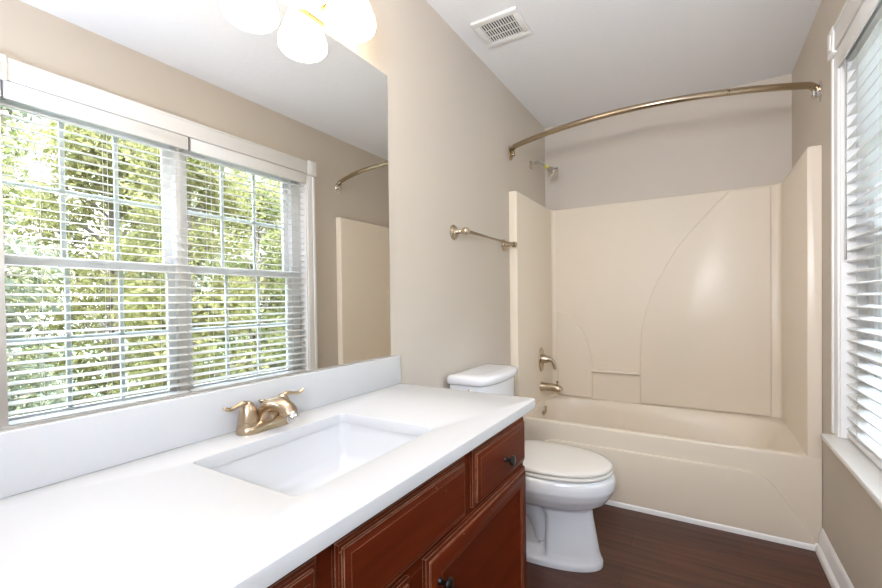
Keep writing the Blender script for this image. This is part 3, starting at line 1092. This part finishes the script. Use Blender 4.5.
vl = thing('vanity_light', 'brass vanity light bar with frosted white bell shades above the mirror', 'light fixture', (0, 0.695, 2.1))
bm = boxes((0.0005, 0.022, 0.335, 1.055, 2.046, 2.166, 0.006))
link_mesh('backplate', bm, M['brass'], vl)
LX = 0.1115
for y in (0.410, 0.600, 0.790, 0.980):
    bm = bmesh.new()
    p_ = smooth_path([(0.020, y, 2.100), (0.045, y, 2.114), (0.075, y, 2.185), (0.103, y, 2.214), (LX + 0.004, y, 2.205), (LX, y, 2.182)], 6)
    tube(bm, p_, 0.008, 12)
    lathe(bm, [(0.020, 0), (0.019, 0.006), (0.010, 0.012)], (0.021, y, 2.100), (1, 0, 0), 20)
    lathe(bm, [(0.010, 0.030), (0.030, 0.024), (0.034, 0.010), (0.034, 0.0)], (LX, y, 2.162), (0, 0, 1), 24)
    a_ = link_mesh('arm', bm, M['brass'], vl)
    bm = bmesh.new()
    lathe(bm, [(0.031, 2.174), (0.036, 2.162), (0.043, 2.137), (0.055, 2.102), (0.068, 2.067), (0.0765, 2.042), (0.0785, 2.028), (0.0760, 2.015), (0.068, 2.006), (0.055, 2.002), (0.045, 2.012), (0.0, 2.020)], (LX, y, 0), (0, 0, 1), 36)
    link_mesh('shade', bm, M['shade'], vl, smooth=60)

# ------------------------------------------------------------------ ceiling vent
vt = thing('ceiling_vent', 'white square slotted ceiling vent cover near the left wall', 'vent', (0.213, 1.914, H))
vx0, vx1, vy0, vy1 = 0.096, 0.330, 1.808, 2.022
bm = bmesh.new()
for a0, a1, b0, b1 in ((vx0, vx1, vy0, vy0 + 0.032), (vx0, vx1, vy1 - 0.032, vy1), (vx0, vx0 + 0.032, vy0 + 0.032, vy1 - 0.032), (vx1 - 0.032, vx1, vy0 + 0.032, vy1 - 0.032)):
    box(bm, a0, a1, b0, b1, H - 0.014, H - 0.0005, 0.003)
link_mesh('frame', bm, M['vent'], vt)
link_mesh('duct_shade_plate', boxes((vx0 + 0.03, vx1 - 0.03, vy0 + 0.03, vy1 - 0.03, H - 0.0030, H - 0.0008)), M['dark'], vt)  # near-black plate, the dark of the duct painted on
bm = bmesh.new()
nb = 13
sx0, sx1 = vx0 + 0.032, vx1 - 0.032
for k in range(nb):
    x = sx0 + (sx1 - sx0) * (k + 0.5) / nb
    box(bm, x - 0.0028, x + 0.0028, vy0 + 0.032, vy1 - 0.032, H - 0.0125, H - 0.0095)
for k in (1, 2):
    y = vy0 + 0.032 + (vy1 - vy0 - 0.064) * k / 3
    box(bm, sx0, sx1, y - 0.0016, y + 0.0016, H - 0.0125, H - 0.0095)
link_mesh('louver', bm, M['vent'], vt)


# ------------------------------------------------------------------ blinds
def blind(y0, y1, label, wand_y, clips):
    b = thing('window_blind', label, 'blind', (1.562, (y0 + y1) / 2, 2.05), 'white horizontal blinds')
    link_mesh('headrail', boxes((1.536, 1.590, y0, y1, 2.062, 2.118, 0.002)), M['slat'], b)
    bm_ = boxes((1.510, 1.518, y0 + (-0.004 if y0 < 1 else 0.006), y1 + (0.0105 if y0 < 1 else 0.0), 2.046, 2.121, 0.003))
    link_mesh('valance', bm_, M['slat'], b)
    bm_ = bmesh.new()
    zt, zb_, n = 2.030, 0.651, 33
    tilt = math.radians(9)
    for k in range(n):
        z = zt + (zb_ - zt) * k / (n - 1)
        rr = []
        for yy in (y0, y1):
            ring = []
            for side in (1, -1):
                for q in (range(7) if side > 0 else range(6, -1, -1)):
                    s = -0.025 + 0.050 * q / 6
                    crown = 0.0022 * (1 - (s / 0.025) ** 2) + side * 0.0018
                    ring.append(Vector((1.562 + s * math.cos(tilt) - crown * math.sin(tilt), yy, z + s * math.sin(tilt) + crown * math.cos(tilt))))
            rr.append(ring)
        loft(bm_, rr)
    link_mesh('slats', bm_, M['slat'], b, smooth=50)
    link_mesh('bottom_rail', boxes((1.538, 1.586, y0, y1, 0.612, 0.632, 0.004)), M['slat'], b)
    bm_ = bmesh.new()
    for f in (0.16, 0.5, 0.84):
        yy = y0 + (y1 - y0) * f
        for xx in (1.5355, 1.5885):
            tube(bm_, [(xx, yy, 2.07), (xx, yy, 0.63)], 0.0011, 6)
    link_mesh('ladder_cord', bm_, M['cord'], b)
    bm_ = bmesh.new()
    tube(bm_, [(1.524, wand_y, 2.05), (1.523, wand_y, 1.30)], 0.0042, 8)
    link_mesh('tilt_wand', bm_, M['vinyl'], b)
    for yy in clips:
        bm_ = bmesh.new()
        box(bm_, 1.5075, 1.5195, yy - 0.0035, yy + 0.0035, 2.044, 2.1225, 0.002)
        link_mesh('valance_clip', bm_, M['dark_clip'], b)
    return b


blind(0.590, 1.335, 'white horizontal window blind nearer the vanity, left blind in the mirror', 1.290, (0.590, 1.3435))
blind(1.348, 2.177, 'white horizontal window blind nearer the bathtub', 2.125, ())

# ------------------------------------------------------------------ outdoors beyond the window
gz = -1.6
lawn = link_mesh('lawn', boxes((W + T + 0.1, 40, -25, 45, gz - 0.2, gz)), M['grass'], kind='structure')


def tree(x, y, h, r, z0, n, leaf, mat, label, name='tree'):
    t = thing(name, label, 'tree', (x, y, gz), 'trees outside the window')
    bm_ = bmesh.new()
    zt = gz + h * 0.92
    tube(bm_, smooth_path([(x, y, gz - 0.05), (x + 0.05, y + 0.04, gz + h * 0.3), (x - 0.05, y, gz + h * 0.6), (x, y + 0.05, zt)], 5), interp([0.13, 0.10, 0.06, 0.015], 5), 10)
    blobs = []
    for k in range(60):
        a = rng.uniform(0, 2 * PI)
        f = rng.uniform(0.0, 1.0)
        zc = z0 + (gz + h - z0) * f
        rad = r * (0.62 + 0.38 * math.sin(PI * min(1, 0.18 + 0.8 * f)))
        q = rad * math.sqrt(rng.uniform(0.1, 1.0)) * 0.85
        c = (x + q * math.cos(a), y + q * math.sin(a), zc)
        blobs.append((c, rng.uniform(0.34, 0.52) * r))
        zs = max(gz + 0.4, zc - 0.7 * q)
        mid = ((x + c[0]) / 2, (y + c[1]) / 2, (zs + zc) / 2 + 0.12 * q)
        tube(bm_, smooth_path([(x, y, zs), mid, c], 3), interp([0.035, 0.022, 0.006], 3), 6)
    link_mesh('trunk', bm_, M['bark'], t)
    per = n // len(blobs)
    verts, faces = [], []
    V = []
    for c, br_ in blobs:
        d = rng.normal(size=(per, 3))
        d /= np.linalg.norm(d, axis=1)[:, None]
        rad = br_ * rng.uniform(0.3, 1.0, size=(per, 1)) ** 0.5
        p = np.array(c) + d * rad * np.array([1, 1, 0.8])
        u = rng.normal(size=(per, 3))
        u /= np.linalg.norm(u, axis=1)[:, None]
        w_ = np.cross(u, rng.normal(size=(per, 3)))
        w_ /= np.linalg.norm(w_, axis=1)[:, None]
        s = leaf * rng.uniform(0.6, 1.3, size=(per, 1))
        V.append(np.stack([p - u * s, p + w_ * s * 0.45, p + u * s, p - w_ * s * 0.45], 1).reshape(-1, 3))
    V = np.concatenate(V)
    nq = len(V) // 4
    me_ = bpy.data.meshes.new('foliage')
    me_.from_pydata(V.tolist(), [], np.arange(nq * 4).reshape(-1, 4).tolist())
    me_.materials.append(mat)
    o = bpy.data.objects.new('foliage', me_)
    COL.objects.link(o)
    o.parent = t
    o.matrix_parent_inverse = Matrix.Translation(t.location).inverted()
    return t


YEL, LIM, GRY = M['leaf_yellow'], M['leaf_lime'], M['leaf_grey']
tree(6.2, 1.05, 6.0, 1.04, -1.45, 15000, 0.056, GRY, 'grey-green tree outside, leftmost of the nearer trees in the mirrored window')
tree(6.2, 3.75, 5.8, 1.04, -1.45, 15000, 0.056, YEL, 'yellow-green tree outside behind the middle of the left blind in the mirror')
tree(6.2, 6.45, 5.6, 1.04, -1.45, 15000, 0.056, LIM, 'lime-green tree outside, third from the left of the nearer trees in the mirror')
tree(6.2, 9.15, 5.4, 1.04, -1.45, 15000, 0.056, YEL, 'yellow-green tree outside, rightmost of the nearer trees in the mirrored window')
tree(9.3, 0.7, 6.8, 1.25, -1.45, 12000, 0.075, GRY, 'farther grey-green tree filling the gap right of the leftmost near tree')
tree(9.3, 3.9, 6.8, 1.25, -1.45, 12000, 0.075, YEL, 'farther yellow-green tree behind the window mullion in the mirror')
tree(9.3, 7.1, 6.0, 1.25, -1.45, 12000, 0.075, LIM, 'farther lime-green tree seen through the right blind in the mirror')
tree(9.3, 10.3, 5.6, 1.2, -1.4, 9000, 0.075, LIM, 'farthest right lime-green tree beyond the right end of the mirrored window')
tree(12.8, 2.6, 7.4, 1.6, -1.45, 11000, 0.10, LIM, 'lime-green tree of the back row, at the left in the mirrored window')
tree(12.8, 6.6, 7.4, 1.6, -1.45, 11000, 0.10, GRY, 'grey-green tree of the back row, left of the mullion in the mirrored window')
tree(12.8, 10.6, 7.0, 1.6, -1.45, 11000, 0.10, YEL, 'yellow-green tree of the back row, behind the right blind in the mirror')
tree(12.8, 14.6, 6.4, 1.6, -1.45, 10000, 0.10, LIM, 'lime-green tree of the back row, at the right end in the mirrored window')
